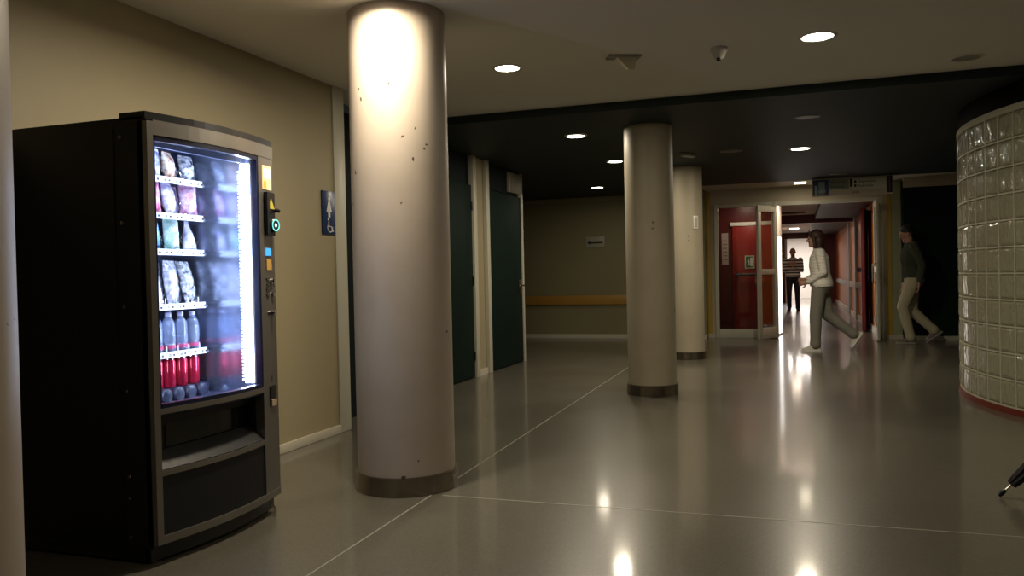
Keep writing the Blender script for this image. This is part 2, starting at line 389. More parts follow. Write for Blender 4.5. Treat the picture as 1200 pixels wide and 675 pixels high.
# ------------------------------------------------------------------ curved glass block wall
GX, GY, GR = 4.1, 8.1, 2.7
a_start, bw, rows, z0b, rh = math.radians(150), .2, 11, .055, .206
da = bw/GR; ncol = 34
def gp(a, r, z): return (GX+r*math.cos(a), GY+r*math.sin(a), z)
def block_mat():
    m = bpy.data.materials.new('wavy_glass_block'); m.use_nodes = True; nt = m.node_tree; b = nt.nodes['Principled BSDF']
    b.inputs['Base Color'].default_value = (.40, .39, .27, 1); b.inputs['Roughness'].default_value = .03
    b.inputs['Specular IOR Level'].default_value = .85; b.inputs['Transmission Weight'].default_value = .12; b.inputs['IOR'].default_value = 1.5
    tc = nt.nodes.new('ShaderNodeTexCoord'); mp = nt.nodes.new('ShaderNodeMapping'); mp.inputs['Scale'].default_value = (1, 1, .45)
    nt.links.new(tc.outputs['Object'], mp.inputs['Vector'])
    n = nt.nodes.new('ShaderNodeTexNoise'); n.inputs['Scale'].default_value = 24; n.inputs['Detail'].default_value = 1.8; n.inputs['Distortion'].default_value = .9
    nt.links.new(mp.outputs[0], n.inputs['Vector'])
    bp = nt.nodes.new('ShaderNodeBump'); bp.inputs['Strength'].default_value = .75; bp.inputs['Distance'].default_value = .03
    nt.links.new(n.outputs['Fac'], bp.inputs['Height']); nt.links.new(bp.outputs['Normal'], b.inputs['Normal'])
    return m
gb = MB()
for i in range(ncol):
    for j in range(rows):
        a0 = a_start+i*da; z0 = z0b+j*rh
        ring = lambda m, r: [gp(a0+m/GR, r, z0+m), gp(a0+da-m/GR, r, z0+m), gp(a0+da-m/GR, r, z0+rh-m), gp(a0+m/GR, r, z0+rh-m)]
        gb.rings([ring(.006, GR-.08), ring(.006, GR-.012), ring(.016, GR+.0), ring(.030, GR+.006)], 0, True, False)
mo = MB()
mortar_m = mat('pale_mortar', (.50, .49, .36), .7)
N = 2*ncol
for j in range(rows+1):
    z = z0b+j*rh
    mo.rings([[gp(a_start+k*ncol*da/N, r, zz) for r, zz in ((GR-.075, z-.006), (GR+.001, z-.006), (GR+.001, z+.006), (GR-.075, z+.006))] for k in range(N+1)], 0, True, False)
for i in range(ncol+1):
    a = a_start+i*da; h = .006/GR
    mo.add([gp(a+s*h, r, z) for s in (-1, 1) for r in (GR-.075, GR+.001) for z in (z0b, z0b+rows*rh)],
           [(0,1,3,2), (4,6,7,5), (0,4,5,1), (2,3,7,6), (0,2,6,4), (1,5,7,3)])
def arcband(r0, r1, za, zb, extra=0):
    return MB().rings([[gp(a_start+k*ncol*da/N, r, zz) for r, zz in ((r0, za), (r1, za), (r1, zb), (r0, zb))] for k in range(N+1)], 0, True, False)
wb = struct('wall_right', gb, block_mat())
mo.build('mortar_grid', mortar_m, wb)
arcband(GR-.09, GR+.012, 0, z0b-.006).build('red_kerb', mat('red_kerb', (.16, .022, .012), .35), wb)
arcband(GR-.09, GR+.006, z0b+rows*rh, z0b+rows*rh+.045).build('top_rail', mortar_m, wb)
arcband(GR-.09, GR-.01, z0b+rows*rh+.045, WZ).build('header_band', mat('black_header', (.005, .005, .005), .7, spec=.05), wb)
struct('wall_glass_room', MB().rings([[(GX+(GR-1.1)*math.cos(math.radians(140+k*12)), GY+(GR-1.1)*math.sin(math.radians(140+k*12)), z) for z in (0,)]+
     [(GX+(GR-1.1)*math.cos(math.radians(140+k*12)), GY+(GR-1.1)*math.sin(math.radians(140+k*12)), DZ),
      (GX+(GR-1.2)*math.cos(math.radians(140+k*12)), GY+(GR-1.2)*math.sin(math.radians(140+k*12)), DZ),
      (GX+(GR-1.2)*math.cos(math.radians(140+k*12)), GY+(GR-1.2)*math.sin(math.radians(140+k*12)), 0)] for k in range(14)], 0, True, False), backwall_m)

# ------------------------------------------------------------------ columns
def column(loc, r, top, m, label, band=.10):
    t = thing('concrete_column', label, 'column', loc, 0)
    MB().lathe([(r, .0), (r, band), (r, top*.33), (r, top*.66), (r, top)], n=72).build('shaft', m, t)
    MB().lathe([(r+.002, .002), (r+.014, .002), (r+.014, band), (r+.002, band+.002)], n=72, cap=False).build('steel_band', steel_m, t)
    return t
column((-2.06, 4.10, 0), .268, WZ, conc_m, 'thick round chipped concrete column with a bright spot of light near its top')
column((-1.30, 7.80, 0), .228, DZ, conc2_m, 'round concrete column in the middle of the hall, bottom steel band, nothing hung on it')
c3 = column((-1.37, 11.06, 0), .228, DZ, conc2_m, 'farthest round column, half behind the middle one, small white plate on it')
column((-2.07, 1.375, 0), .268, WZ, conc0_m, 'chipped round column cut by the left edge, in front of the vending machine')
# small plate on the farthest column
ang = math.atan2(-11.06, 1.37)+.62
pl = MB().box(0, .012, -.035, .035, 0, .17, 0, .003).box(.0125, .014, -.02, .022, .02, .15, 1)
p = pl.build('notice_plate', [white_pl, mat('beige_print', (.45, .42, .33), .5)])
p.location = (-1.37+.227*math.cos(ang), 11.06+.227*math.sin(ang), 1.71); p.rotation_euler = (0, 0, ang)
tag(p, 'tiny white upright plate fixed to the farthest column', 'sign')

# ------------------------------------------------------------------ ceiling fittings
WARM = (1, .87, .66)
lens_m = mat('lit_lens', (.9, .9, .85), .4, emit=(1, .95, .80), estr=14)
ring_m = mat('white_ring', (.7, .68, .6), .4)
dull_m = mat('unlit_lens', (.26, .25, .21), .35)
dull2_m = mat('unlit_lens_dark', (.10, .105, .09), .35)
def downlight(loc, label, r=.10, power=40, lit=True, dl=dull_m, group=None, spread=180):
    t = thing('ceiling_downlight', label, 'ceiling light', loc, 0, group)
    MB().lathe([(r-.012, .0), (r-.010, -.008), (r+.008, -.006), (r+.014, .0)], n=40, cap=False).build('trim_ring', ring_m if lit or dl is dull_m else dl, t)
    MB().lathe([(r-.010, -.001), (r-.011, -.005), (.02, -.007)], n=40).build('lens', lens_m if lit else dl, t)
    if lit:
        L = bpy.data.lights.new('lamp', 'AREA'); L.shape = 'DISK'; L.size = 2*r-.03; L.energy = power; L.color = WARM; L.spread = math.radians(spread)
        o = bpy.data.objects.new('lamp', L); C.objects.link(o); o.parent = t; o.location = (0, 0, -.012)
    return t
P = 20
downlight((-1.87, 5.41, WZ), 'lit round downlight in the pale ceiling, right of the thick column', .095, P*.75)
downlight((.155, 5.47, WZ), 'lit round downlight in the pale ceiling, nearest and largest of those glowing', .105, P*.95)
downlight((1.15, 6.45, WZ), 'unlit round downlight in the pale ceiling, near the glass block wall', .10, lit=False)
downlight((-2.04, 7.94, DZ), 'lit round downlight in the dark ceiling, nearest of the row left of the middle column', .10, P)
downlight((-2.07, 9.96, DZ), 'lit round downlight in the dark ceiling beside the middle column top, second of its row', .10, P)
downlight((-2.95, 12.8, DZ), 'lit round downlight in the dark ceiling just before the olive back wall', .10, P*.25)
downlight((.08, 9.93, DZ), 'lit round downlight in the dark ceiling in front of the entrance', .11, P*1.7)
downlight((.13, 7.91, DZ), 'unlit round downlight in the dark ceiling, nearest to the pale ceiling edge', .10, lit=False, dl=dull2_m)
downlight((-.67, 9.76, DZ), 'unlit round downlight in the dark ceiling right of the farthest column top', .115, lit=False, dl=dull2_m)
downlight((.62, 12.9, DZ), 'unlit small round downlight in the dark ceiling above the hanging sign', .11, lit=False, dl=dull2_m)
downlight((-1.95, 3.56, WZ), 'round downlight close above the thick column, throwing the bright spot on it', .10, 34, spread=168)
for x, y in ((-.3, .8), (2.6, 1.8)):  # unseen lamps added to light the foreground
    downlight((x, y, WZ), 'unseen round downlight added in the pale ceiling to light the near floor', .10, P*.28, group='unseen downlights added over the near floor')
# square lit panel over the entrance
t = thing('ceiling_light_panel', 'small square lit panel in the cream ceiling over the entrance', 'ceiling light', (.10, 13.95, DZ+.02))
MB().box(-.10, .10, -.16, .16, -.012, 0, bev=.003).build('frame', ring_m, t)
MB().box(-.09, .09, -.15, .15, -.016, -.0121).build('lens', mat('panel_glow', (.9, .9, .8), .4, emit=(1, .88, .6), estr=4), t)
L = bpy.data.lights.new('lamp', 'AREA'); L.shape = 'RECTANGLE'; L.size = .17; L.size_y = .28; L.energy = 3; L.color = WARM
o = bpy.data.objects.new('lamp', L); C.objects.link(o); o.parent = t; o.location = (0, 0, -.03)
downlight((-.85, 15.25, 2.42), 'unseen round downlight added in the red lobby to brighten the red door', .10, 5)  # hidden lamp, added only to brighten the red fire door
# emergency light wedge
t = thing('emergency_light', 'small wedge-shaped emergency light on the pale ceiling between the lit downlights', 'emergency light', (-1.06, 5.45, WZ), math.radians(25))
MB().box(-.11, .11, -.055, .055, -.012, 0, bev=.003).build('base_plate', dull_m, t)
MB().add([(-.05, -.03, -.012), (.08, -.03, -.012), (.08, .04, -.012), (-.05, .04, -.012), (.03, -.01, -.085), (.075, -.01, -.085), (.075, .02, -.085), (.03, .02, -.085)],
         [(0,3,2,1), (4,5,6,7), (0,1,5,4), (1,2,6,5), (2,3,7,6), (3,0,4,7)]).build('diffuser', mat('cream_diffuser', (.62, .56, .42), .4), t)
t = thing('smoke_detector', 'small white dome detector on the pale ceiling left of the large lit downlight', 'detector', (-.444, 5.5, WZ))
MB().lathe([(.055, 0), (.055, -.02), (.048, -.03), (.035, -.06), (.02, -.075), (.006, -.08)], n=28).build('housing', mat('cream_housing', (.55, .52, .44), .35), t)
MB().lathe([(.016, -.07), (.016, -.085), (.008, -.09)], (0, -.02, 0), n=16).build('lens', blkp, t)
t = thing('emergency_light', 'small pale emergency light bar on the dark ceiling beside the middle column', 'emergency light', (-1.16, 9.73, DZ), math.radians(60))
MB().box(-.12, .12, -.03, .03, -.03, .004, bev=.003).build('housing', dull_m, t)
MB().box(-.10, .10, -.02, .02, -.04, -.0301).build('diffuser', mat('pale_diffuser', (.4, .4, .34), .4), t)
# corridor fittings
plen = mat('corridor_glow', (.95, .9, .88), .4, emit=(1, .84, .78), estr=9)
for i, (x, y) in enumerate(((-.12, 21.0), (.0, 26.5))):
    t = thing('ceiling_light_panel', ['glowing panel light far down the corridor ceiling before the dark red beam', 'glowing panel light at the corridor end over the bright doorway'][i], 'ceiling light', (x, y, 2.42))
    MB().box(-.14, .14, -.3, .3, -.014, 0, bev=.003).build('frame', ring_m, t)
    MB().box(-.125, .125, -.285, .285, -.018, -.0141).build('lens', plen, t)
    L = bpy.data.lights.new('lamp', 'AREA'); L.shape = 'RECTANGLE'; L.size = .25; L.size_y = .55; L.energy = (14, 12)[i]; L.color = (1, .80, .60)
    o = bpy.data.objects.new('lamp', L); C.objects.link(o); o.parent = t; o.location = (0, 0, -.03)
t = thing('ceiling_light_panel', 'bright wide panel light in the room past the far doorway', 'ceiling light', (.2, 32.4, 2.5))
MB().box(-.6, .6, -.6, .6, -.014, 0, bev=.003).build('frame', ring_m, t)
MB().box(-.58, .58, -.58, .58, -.018, -.0141).build('lens', plen, t)
L = bpy.data.lights.new('lamp', 'AREA'); L.size = 1.1; L.energy = 210; L.color = (1, .93, .88)
o = bpy.data.objects.new('lamp', L); C.objects.link(o); o.parent = t; o.location = (0, 0, -.03)
t = thing('tube_light', 'long slim tube light glowing just behind the entrance head', 'tube light', (.15, 15.1, 2.42))
MB().box(-.5, .5, -.04, .04, -.03, 0, bev=.004).build('housing', ring_m, t)
MB().tube([(-.48, 0, -.045), (.48, 0, -.045)], .014).build('tube', mat('tube_glow', (.9, .85, .8), .4, emit=(1, .82, .74), estr=5), t)
L = bpy.data.lights.new('lamp', 'AREA'); L.shape = 'RECTANGLE'; L.size = .95; L.size_y = .06; L.energy = 17; L.color = (1, .78, .58)
o = bpy.data.objects.new('lamp', L); C.objects.link(o); o.parent = t; o.location = (0, 0, -.065)
t = thing('air_grille', 'dark slatted air grille on the corridor ceiling', 'vent', (-.02, 19.3, 2.42))
g = MB().box(-.26, .26, -.2, .2, -.012, .004)
for k in range(8): g.box(-.24, .24, -.18+k*.048, -.16+k*.048, -.022, -.012)
g.build('grille', mat('dark_grille', (.05, .04, .04), .5), t)

# ------------------------------------------------------------------ wall fittings and signs
RX = ((0,1,0), (0,0,1), (1,0,0))      # facing +X: text runs towards +Y
RY = ((1,0,0), (0,0,1), (0,-1,0))     # facing -Y
t = thing('restroom_sign', 'blue upright sign with white woman and wheelchair symbols on the left wall', 'sign', (-3.249, 5.275, 1.485))
MB().box(0, .012, -.088, .088, 0, .318, 0, .003).build('plate', mat('sign_blue', (.012, .035, .12), .3), t)
g = MB()
g.lathe([(.0145, .0122), (.0145, .0140)], (0, .0, .262), 'X', 20)
g.add([(x, y, z) for x in (.0122, .014) for y, z in ((-.012, .243), (.012, .243), (.036, .165), (.014, .165), (.014, .125), (-.014, .125), (-.014, .165), (-.036, .165))],
      [tuple(range(8)), tuple(reversed(range(8, 16)))]+[(k, (k+1) % 8, 8+(k+1) % 8, 8+k) for k in range(8)])
g.build('woman_symbol', white_pl, t)
g = MB(); cy, cz = .006, .050
arc = [(.013, cy+.033*math.cos(a), cz+.033*math.sin(a)) for a in [math.radians(150+k*17) for k in range(14)]]
g.tube(arc, .0042, 6)
g.tube([(.013, -.012, .095), (.013, -.010, .060), (.013, .024, .058), (.013, .038, .022), (.013, .050, .026)], .0048, 6)
g.lathe([(.009, .0122), (.009, .0140)], (0, -.013, .110), 'X', 16)
g.build('wheelchair_symbol', white_pl, t)

t = thing('arrow_sign', 'small pale sign with a black left arrow on the olive back wall', 'sign', (-3.38, 14.399, 1.62))
MB().box(-.17, .17, -.012, 0, 0, .20, 0, .003).build('plate', mat('sign_grey', (.34, .33, .25), .5), t)
MB().add([(x, y, z) for y in (-.015, -.0125) for x, z in ((-.15, .09), (-.09, .125), (-.09, .103), (.14, .103), (.14, .077), (-.09, .077), (-.09, .055))],
         [tuple(range(7)), tuple(reversed(range(7, 14)))]+[(k, (k+1) % 7, 7+(k+1) % 7, 7+k) for k in range(7)]).build('arrow', black_ink, t)
t = thing('wall_handrail', 'long orange wooden bumper rail along the olive back wall', 'handrail', (-4.0, 14.4, .60))
MB().box(-2.4, 2.4, -.06, -.025, 0, .17, bev=.012).build('rail_board', oak_m, t)
for x in (-2, -1, 0, 1, 2): MB().box(x-.03, x+.03, -.026, 0, .05, .12).build('bracket', steel_m, t)
t = thing('door_plaque', 'plain grey-brown plaque mounted above the second green door', 'sign', (-3.50, 10.28, 2.235))
MB().box(0, .03, -.26, .22, 0, .265, bev=.003).build('board', mat('brown_plaque', (.16, .145, .11), .5), t)
MB().box(-.001, .036, -.275, -.26, 0, .265).build('edge_strip', trim_m, t)

# hanging direction sign
t = thing('hanging_sign', 'long hanging direction sign with a blue picture above the entrance doors', 'sign', (.83, 13.42, 2.255))
w, hh = .57, .272
MB().box(-w, w, -.02, .02, 0, hh, 0, .004).build('panel', mat('sign_cream', (.72, .66, .52), .45), t)
g = MB().box(-w+.02, -w+.245, -.0235, -.0205, .02, hh-.02, 0).box(-w+.045, -w+.085, -.0245, -.0236, .03, .17, 1).box(-w+.10, -w+.19, -.0245, -.0236, .04, .225, 2).ellip((-w+.145, -.0236, .08), (.055, .001, .035), mi=1)
g.build('picture_panel', [mat('picture_navy', (.03, .05, .20), .4), mat('picture_sky', (.45, .62, .90), .4), mat('picture_teal', (.36, .46, .44), .4)], t)
g = MB().box(-w+.25, -w+.53, -.0225, -.0205, .10, hh-.02, 0)
g.text('Consultas', (-w+.27, -.024, .185), .055, RY, mi=1).text('Externas', (-w+.27, -.024, .125), .055, RY, mi=1)
g.build('green_panel', [mat('panel_green', (.34, .38, .30), .5), black_ink], t)
g = MB().box(-w+.545, -w+.575, -.0235, -.0205, .13, hh-.02, 0).box(-w+.585, w-.10, -.0225, -.0205, .085, hh-.035, 1)
for z in (.185, .125): g.box(-w+.605, -w+.635, -.024, -.0226, z, z+.035, 0)
g.text('Diagnóstico', (-w+.655, -.024, .188), .052, RY, mi=0).text('Radiología', (-w+.655, -.024, .122), .052, RY, mi=0)
g.text('Salida', (-w+.56, -.0225, .030), .05, RY, mi=2)
g.build('white_panel', [black_ink, mat('panel_pale', (.85, .84, .70), .5), mat('ink_red', (.20, .04, .03), .5)], t)
g = MB().box(w-.085, w-.01, -.0235, -.0205, .015, hh-.01, 0).box(w-.055, w-.04, -.0245, -.0236, .04, hh-.04, 1)
g.build('end_panel', [mat('end_maroon', (.05, .018, .045), .4), mat('end_lilac', (.14, .12, .22), .4)], t)
for x in (-w+.12, w-.12): MB().tube([(x, 0, hh), (x, 0, DZ-2.255)], .004, 8).build('hanger', steel_m, t)

# exit sign on the fire door, notice on the lobby wall
t = thing('exit_sign', 'small green and white running-man exit sign on the red fire door', 'sign', (-.79, 15.758, 1.19))
MB().box(-.085, .085, -.008, 0, 0, .24, 0).build('plate', mat('exit_cream', (.62, .66, .46), .5), t)
g = MB().box(-.068, .068, -.0105, -.0085, .02, .22, 0).box(.01, .055, -.012, -.0106, .04, .20, 1).lathe([(.015, -.0125), (.015, -.0106)], (-.018, 0, .17), 'Y', 12, 1)
g.tube([(-.018, -.0115, .15), (-.012, -.0115, .10), (-.035, -.0115, .05)], .008, 6, 1).tube([(-.012, -.0115, .10), (.006, -.0115, .06)], .007, 6, 1).tube([(-.045, -.0115, .13), (-.018, -.0115, .145), (.006, -.0115, .115)], .006, 6, 1)
g.build('symbol', [mat('exit_green', (.02, .16, .05), .4), white_pl], t)
t = thing('paper_notice', 'pale upright notice on the dark lobby wall behind the fixed glass', 'notice', (-1.22, 15.80, 1.28))
g = MB().box(-.07, .05, -.006, .004, 0, .58, 0)
for k in range(6): g.box(-.05, .03, -.0075, -.0062, .08+k*.07, .095+k*.07, 1)
g.build('sheet', [mat('notice_paper', (.50, .40, .34), .6), mat('notice_ink', (.15, .10, .09), .6)], t)
MB().box(-.08, .06, -.004, .0, -.01, .0).build('backing', grey_m, t)

# folded umbrella entering at the right edge
t = thing('folded_umbrella', 'black folded umbrella tip with thin metal ferrule touching the floor at the right edge', 'umbrella', (.93, 4.60, 0))
d = Vector((.62, .04, .66)).normalized()
MB().tube([d*.04, d*.12], .0055, 10).build('ferrule', chrome_m, t)
MB().tube([d*.006+Vector((0,0,.006)), d*.03+Vector((0,0,.004)), d*.052], [.012, .015, .009], 12).build('tip_cap', blkp, t)
g = MB(); rg = []
for k, (q, r) in enumerate(((.088, .011), (.094, .021), (.13, .026), (.22, .032), (.35, .038), (.5, .040), (.68, .036), (.74, .018))):
    a = d.cross(Vector((0,1,0))).normalized(); b = d.cross(a)
    rg.append([tuple(d*q+a*(r*(1+.16*math.cos(8*s*2*PI/48))*math.cos(s*2*PI/48))+b*(r*(1+.16*math.cos(8*s*2*PI/48))*math.sin(s*2*PI/48))) for s in range(48)])
g.rings(rg).build('canopy', mat('black_cloth', (.010, .010, .014), .7), t)
q = d*.74; MB().tube([d*.72, d*.86, d*.90+Vector((.02,0,0)), d*.93+Vector((.05,0,-.01)), d*.91+Vector((.08,0,-.04))], .011, 12).build('handle', blkp, t)

# ------------------------------------------------------------------ vending machine
VX, VY = -2.47, 2.65
vm = thing('vending_machine', 'tall black vending machine with a lit glass front full of snacks and drinks', 'vending machine', (VX, VY, 0))
W, D, H = .84, .745, 1.84
bow = lambda y: .052*math.sin(PI*min(max(y/W, 0), 1))
ZG0, ZG1, YG0, YG1 = .65, 1.755, .028, .685
ix0, ix1 = -.66, -.06
g = MB()
g.box(-D, -.012, 0, .022, .07, H-.012).box(-D, -.012, W-.022, W, .07, H-.012)      # sides
g.box(-D, -D+.02, .022, W-.022, .07, H-.012).box(-D+.02, -.012, .022, W-.022, H-.05, H-.012)    # back, top
g.box(-D+.02, -.10, .022, W-.022, .07, .10)
g.box(-D+.02, -.07, YG1+.02, W-.022, .10, H-.05)   # coin compartment
g.box(-D+.02, -.03, .022, YG1+.02, .56, .60)   # floor of the cooled compartment
g.box(-D+.02, -.20, .022, YG1+.02, .10, .56)   # machinery behind the delivery bay
g.build('cabinet', blk, vm)
g = MB().box(ix0-.01, ix0, .03, YG1+.01, .60, 1.785).box(ix0, -.05, .023, .035, .60, 1.785).box(ix0, -.05, .03, YG1+.01, .60, .612)
g.box(ix0, -.05, .03, YG1+.01, 1.775, 1.788)
g.build('liner', dark_int, vm)
mirror_m = mat('mirror_panel', (.50, .56, .74), .20, .85)
MB().box(ix0+.02, -.004, YG1+.004, YG1+.012, .612, 1.775).build('mirror_panel', mirror_m, vm)
# top cover, slightly proud
wave_panel(MB(), 0, W, H-.022, H+.008, lambda y: bow(y)+.004, .13).build('top_cover', blkp, vm)
# silver door frame
fr = MB(); F = lambda y: bow(y)+.012
wave_panel(fr, 0, YG0, .085, H-.03, F, .05, 3)
wave_panel(fr, YG0, W, ZG1, H-.024, F, .045)
wave_panel(fr, YG1, W, .10, ZG1, lambda y: bow(y)+.010, .05, 8)
for a, b in ((ZG0-.035, ZG0-.012), (.362, .384), (.085, .118)): wave_panel(fr, YG0, YG1 if a > .1 else W, a, b, F, .03)
fr.build('door_frame', silver_m, vm)
wave_panel(MB(), YG0, YG0+.012, ZG0-.012, ZG1, lambda y: bow(y)+.006, .03, 2).build('gasket', mat('gasket_navy', (.008, .010, .035), .3), vm)
g = MB()
wave_panel(g, YG1-.014, YG1, ZG0-.012, ZG1, lambda y: bow(y)+.008, .03, 2)
wave_panel(g, YG0+.012, YG1-.014, ZG0-.012, ZG0+.006, lambda y: bow(y)+.008, .03)
wave_panel(g, YG0+.012, YG1-.014, ZG1-.022, ZG1, lambda y: bow(y)+.008, .03)
wave_panel(g, YG0, YG1, .606, ZG0-.010, lambda y: bow(y)+.004, .10)
g.build('glass_surround', mat('gasket_navy', (.008, .010, .035), .3), vm)
vglass = thin_glass('display_glass', (.93, .95, 1))
wave_panel(MB(), YG0+.010, YG1-.012, ZG0+.004, ZG1-.018, lambda y: bow(y)+.0, .006).build('display_glass', vglass, vm)
# lower panels
wave_panel(MB(), YG0, YG1, .118, .362, lambda y: bow(y)+.004, .02).build('lower_panel', blk, vm)
g = MB(); wave_panel(g, YG0, YG1, .384, .615, lambda y: bow(y)*.4-.075, .02)
g.box(-.12, -.01, YG0, YG0+.006, .384, .615).box(-.12, -.01, YG1-.006, YG1, .384, .615)
g.build('delivery_recess', blk, vm)
fl = MB(); n = 14; rg = []
for i in range(n+1):
    y = YG0+.008+(YG1-YG0-.016)*i/n
    rg.append([(bow(y)+.004, y, .388), (bow(y)*.4-.06, y, .455), (bow(y)*.4-.068, y, .450), (bow(y)-.004, y, .382)])
fl.rings(rg, 0, True, False).build('delivery_lip', mat('dark_grey_plastic', (.020, .020, .022), .5), vm)
g = MB(); wave_panel(g, YG0+.11, YG1-.10, .425, .575, lambda y: bow(y)*.4-.070, .004)
g.build('delivery_flap', mat('flap_black', (.006, .006, .008), .12), vm)
g = MB().text('<', (-.035, .345, .495), .05, RX).text('>', (-.035, .345, .465), .05, RX)
for v in range(len(g.v)): g.v[v] = (g.v[v][0]-.016, g.v[v][1], g.v[v][2])
g.build('push_symbol', mat('symbol_grey', (.18, .18, .18), .4), vm)
# kick plate and feet
kp = MB(); wave_panel(kp, .004, W-.004, .014, .085, lambda y: bow(y)-.03, .03)
kp.box(-D+.01, -.04, .004, W-.004, .014, .09); kp.build('kick_plate', blkp, vm)
for (x, y) in ((-.05, .05), (-.05, W-.06), (-D+.06, .05), (-D+.06, W-.05)):
    MB().lathe([(.022, 0), (.022, .008), (.008, .012), (.008, .05)], (x, y, 0), n=16).build('foot', steel_m, vm)
MB().tube([(.025, W-.115, .07), (.045, W-.10, .035), (.045, W-.10, .002)], .007, 8).build('prop_leg', chrome_m, vm)
# side bolts
for z in (1.75, 1.40, 1.055, .71, .36, .27, .11):
    MB().lathe([(.009, 0), (.009, -.004), (.005, -.007)], (-.125, 0, z), 'Y', 12).build('bolt', steel_m, vm)
MB().box(-D+.02, -.16, -.004, .0005, .09, H-.05).build('side_panel', blk, vm)
# lights
led_m = mat('led_strip', (.9, .95, 1), .3, emit=(.78, .88, 1), estr=16)
g = MB().box(-.062, -.044, YG1-.006, YG1+.003, .66, 1.72).box(-.034, -.016, YG1-.004, YG1+.003, .66, 1.72)
g.build('led_strip', led_m, vm)
g = MB()
for k in range(58): g.box(-.080, -.069, YG1-.002, YG1+.003, .67+k*.0177, .679+k*.0177)
g.build('led_grille', mat('led_glow_dots', (.9, .95, 1), .3, emit=(.7, .82, 1), estr=6), vm)
MB().box(-.10, -.085, .16, YG1-.10, 1.757, 1.768).build('led_strip', mat('led_top', (.9, .95, 1), .3, emit=(.6, .72, 1), estr=3), vm)
def alight(loc, rot, sx, sy, e, col, par):
    L = bpy.data.lights.new('lamp', 'AREA'); L.shape = 'RECTANGLE'; L.size = sx; L.size_y = sy; L.energy = e; L.color = col
    o = bpy.data.objects.new('lamp', L); C.objects.link(o); o.parent = par; o.location = loc; o.rotation_euler = rot
BL = (.62, .76, 1)
MB().box(-.055, -.045, .036, YG1-.02, 1.722, 1.758).build('light_fascia', mat('fascia_blue', (.30, .36, .55), .3), vm)
alight((-.05, .06, 1.2), (PI/2, 0, math.radians(30)), .02, 1.05, 5, BL, vm)     # left door strip, aims inwards
alight((-.06, YG1-.02, 1.2), (PI/2, 0, math.radians(150)), .02, 1.05, 6, BL, vm)
alight((-.09, .36, 1.755), (0, math.radians(35), 0), .03, .5, 2.5, BL, vm)
# shelves with price rails and coils
zs = [1.632, 1.466, 1.300, 1.048, .828, .625]
SX = -.245
rail_m = mat('price_rail_white', (.80, .83, .86), .4); shelf_m = mat('shelf_grey', (.16, .17, .22), .4, .4)
for i, z in enumerate(zs):
    s = MB().box(ix0+.01, SX-.004, .045, YG1-.035, z-.006, z).box(SX-.010, SX-.004, .045, YG1-.035, z-.018, z).build('shelf', shelf_m, vm)
    r = MB().box(SX-.004, SX, .045, YG1-.055, z-.020, z+.008)
    for k in range(8):
        y = .075+k*.072
        if i == 5 and k % 2 == 0: r.box(SX, SX+.001, y-.012, y+.05, z-.019, z+.006, 2)
        r.text(str((6-i)*10+k+1), (SX+.001, y+.012, z-.013), .017, RX, mi=1)
        r.box(SX, SX+.0012, y+.040, y+.052, z-.013, z-.003, 1)
        if i >= 3: r.box(SX, SX+.004, y-.004, y-.001, z-.01, z+.034, 0)
    r.build('price_rail', [rail_m, black_ink, mat('dark_tray', (.02, .024, .05), .35)], s)
    if i == 5:
        for k in range(7):
            y = .098+k*.08
            MB().lathe([(.036, 0), (.036, .015), (.030, .022), (.012, .024)], (SX+.0, y, z+.012), 'X', 24).build('can_stop', mat('dark_tray', (.02, .024, .05), .35), s)
    if i < 4:
        for k in range(5):
            y = .10+k*.118
            path = [(ix0+.05+(SX-ix0-.07)*q/60, y+.042*math.cos(q*2*PI/10), z+.05+.042*math.sin(q*2*PI/10)) for q in range(61)]
            MB().tube(path, .0018, 5).build('coil', chrome_m, s)

# product bags: crimped pillow packs
def bag_mesh(w, h, t, kind='bag'):
    m = MB(); n = 20; K = 9; rg = []
    for i in range(K+1):
        u = i/K; z = h*u
        if kind == 'triangle': ww = w*(.30+.70*(1-u)) ; tt = t*(math.sin(PI*min(u+.15, 1))**.6)*.9
        else: ww = w*(.90+.10*abs(2*u-1)**2); tt = t*(max(math.sin(PI*u), 0)**.55)
        tt = max(tt, .0025)
        rg.append([(tt/2*math.sin(2*PI*k/n)*(1+.18*math.sin(3*k+5*u*3)), ww/2*math.cos(2*PI*k/n)*(1+.03*math.sin(7*u*3+k)), z) for k in range(n)])
    m.rings(rg)
    for zz in (-.006, h): m.box(-.0012, .0012, -w*(.15 if kind == 'triangle' and zz > 0 else .46), w*(.15 if kind == 'triangle' and zz > 0 else .46), zz, zz+.008)
    return m
def packmat(name, a, b, sc=28):
    return mat(name, a, .22, 0, .8, noise=(sc, .14, b), bump=(38, 1.0))
packs = {
 'brown': packmat('pack_brown', (.30, .10, .03), (.75, .68, .60)), 'white': packmat('pack_white', (.75, .74, .76), (.10, .11, .28)),
 'dark': packmat('pack_dark', (.02, .02, .04), (.60, .60, .62), 40), 'pink': packmat('pack_pink', (.62, .02, .14), (.70, .45, .62)),
 'lilac': packmat('pack_lilac', (.36, .28, .52), (.74, .70, .78)), 'rose': packmat('pack_rose', (.36, .10, .22), (.62, .50, .60)),
 'blue': packmat('pack_blue', (.03, .14, .50), (.10, .40, .34)), 'green': packmat('pack_green', (.25, .52, .42), (.72, .80, .76), 18),
 'pale': packmat('pack_pale', (.70, .66, .72), (.30, .28, .42), 20), 'silver': packmat('pack_silver', (.22, .21, .30), (.60, .60, .68), 35)}
words = {'brown': 'orange-brown pastry bag', 'white': 'white and navy snack bag', 'dark': 'black and silver snack bag', 'pink': 'magenta snack bag', 'lilac': 'lilac snack bag',
         'rose': 'dusky rose snack bag', 'blue': 'blue snack bag', 'green': 'pale green snack pouch', 'pale': 'whitish wrapped sandwich', 'silver': 'crinkled silver-grey bag'}
rowname = ['top shelf', 'second shelf', 'third shelf', 'fourth shelf']
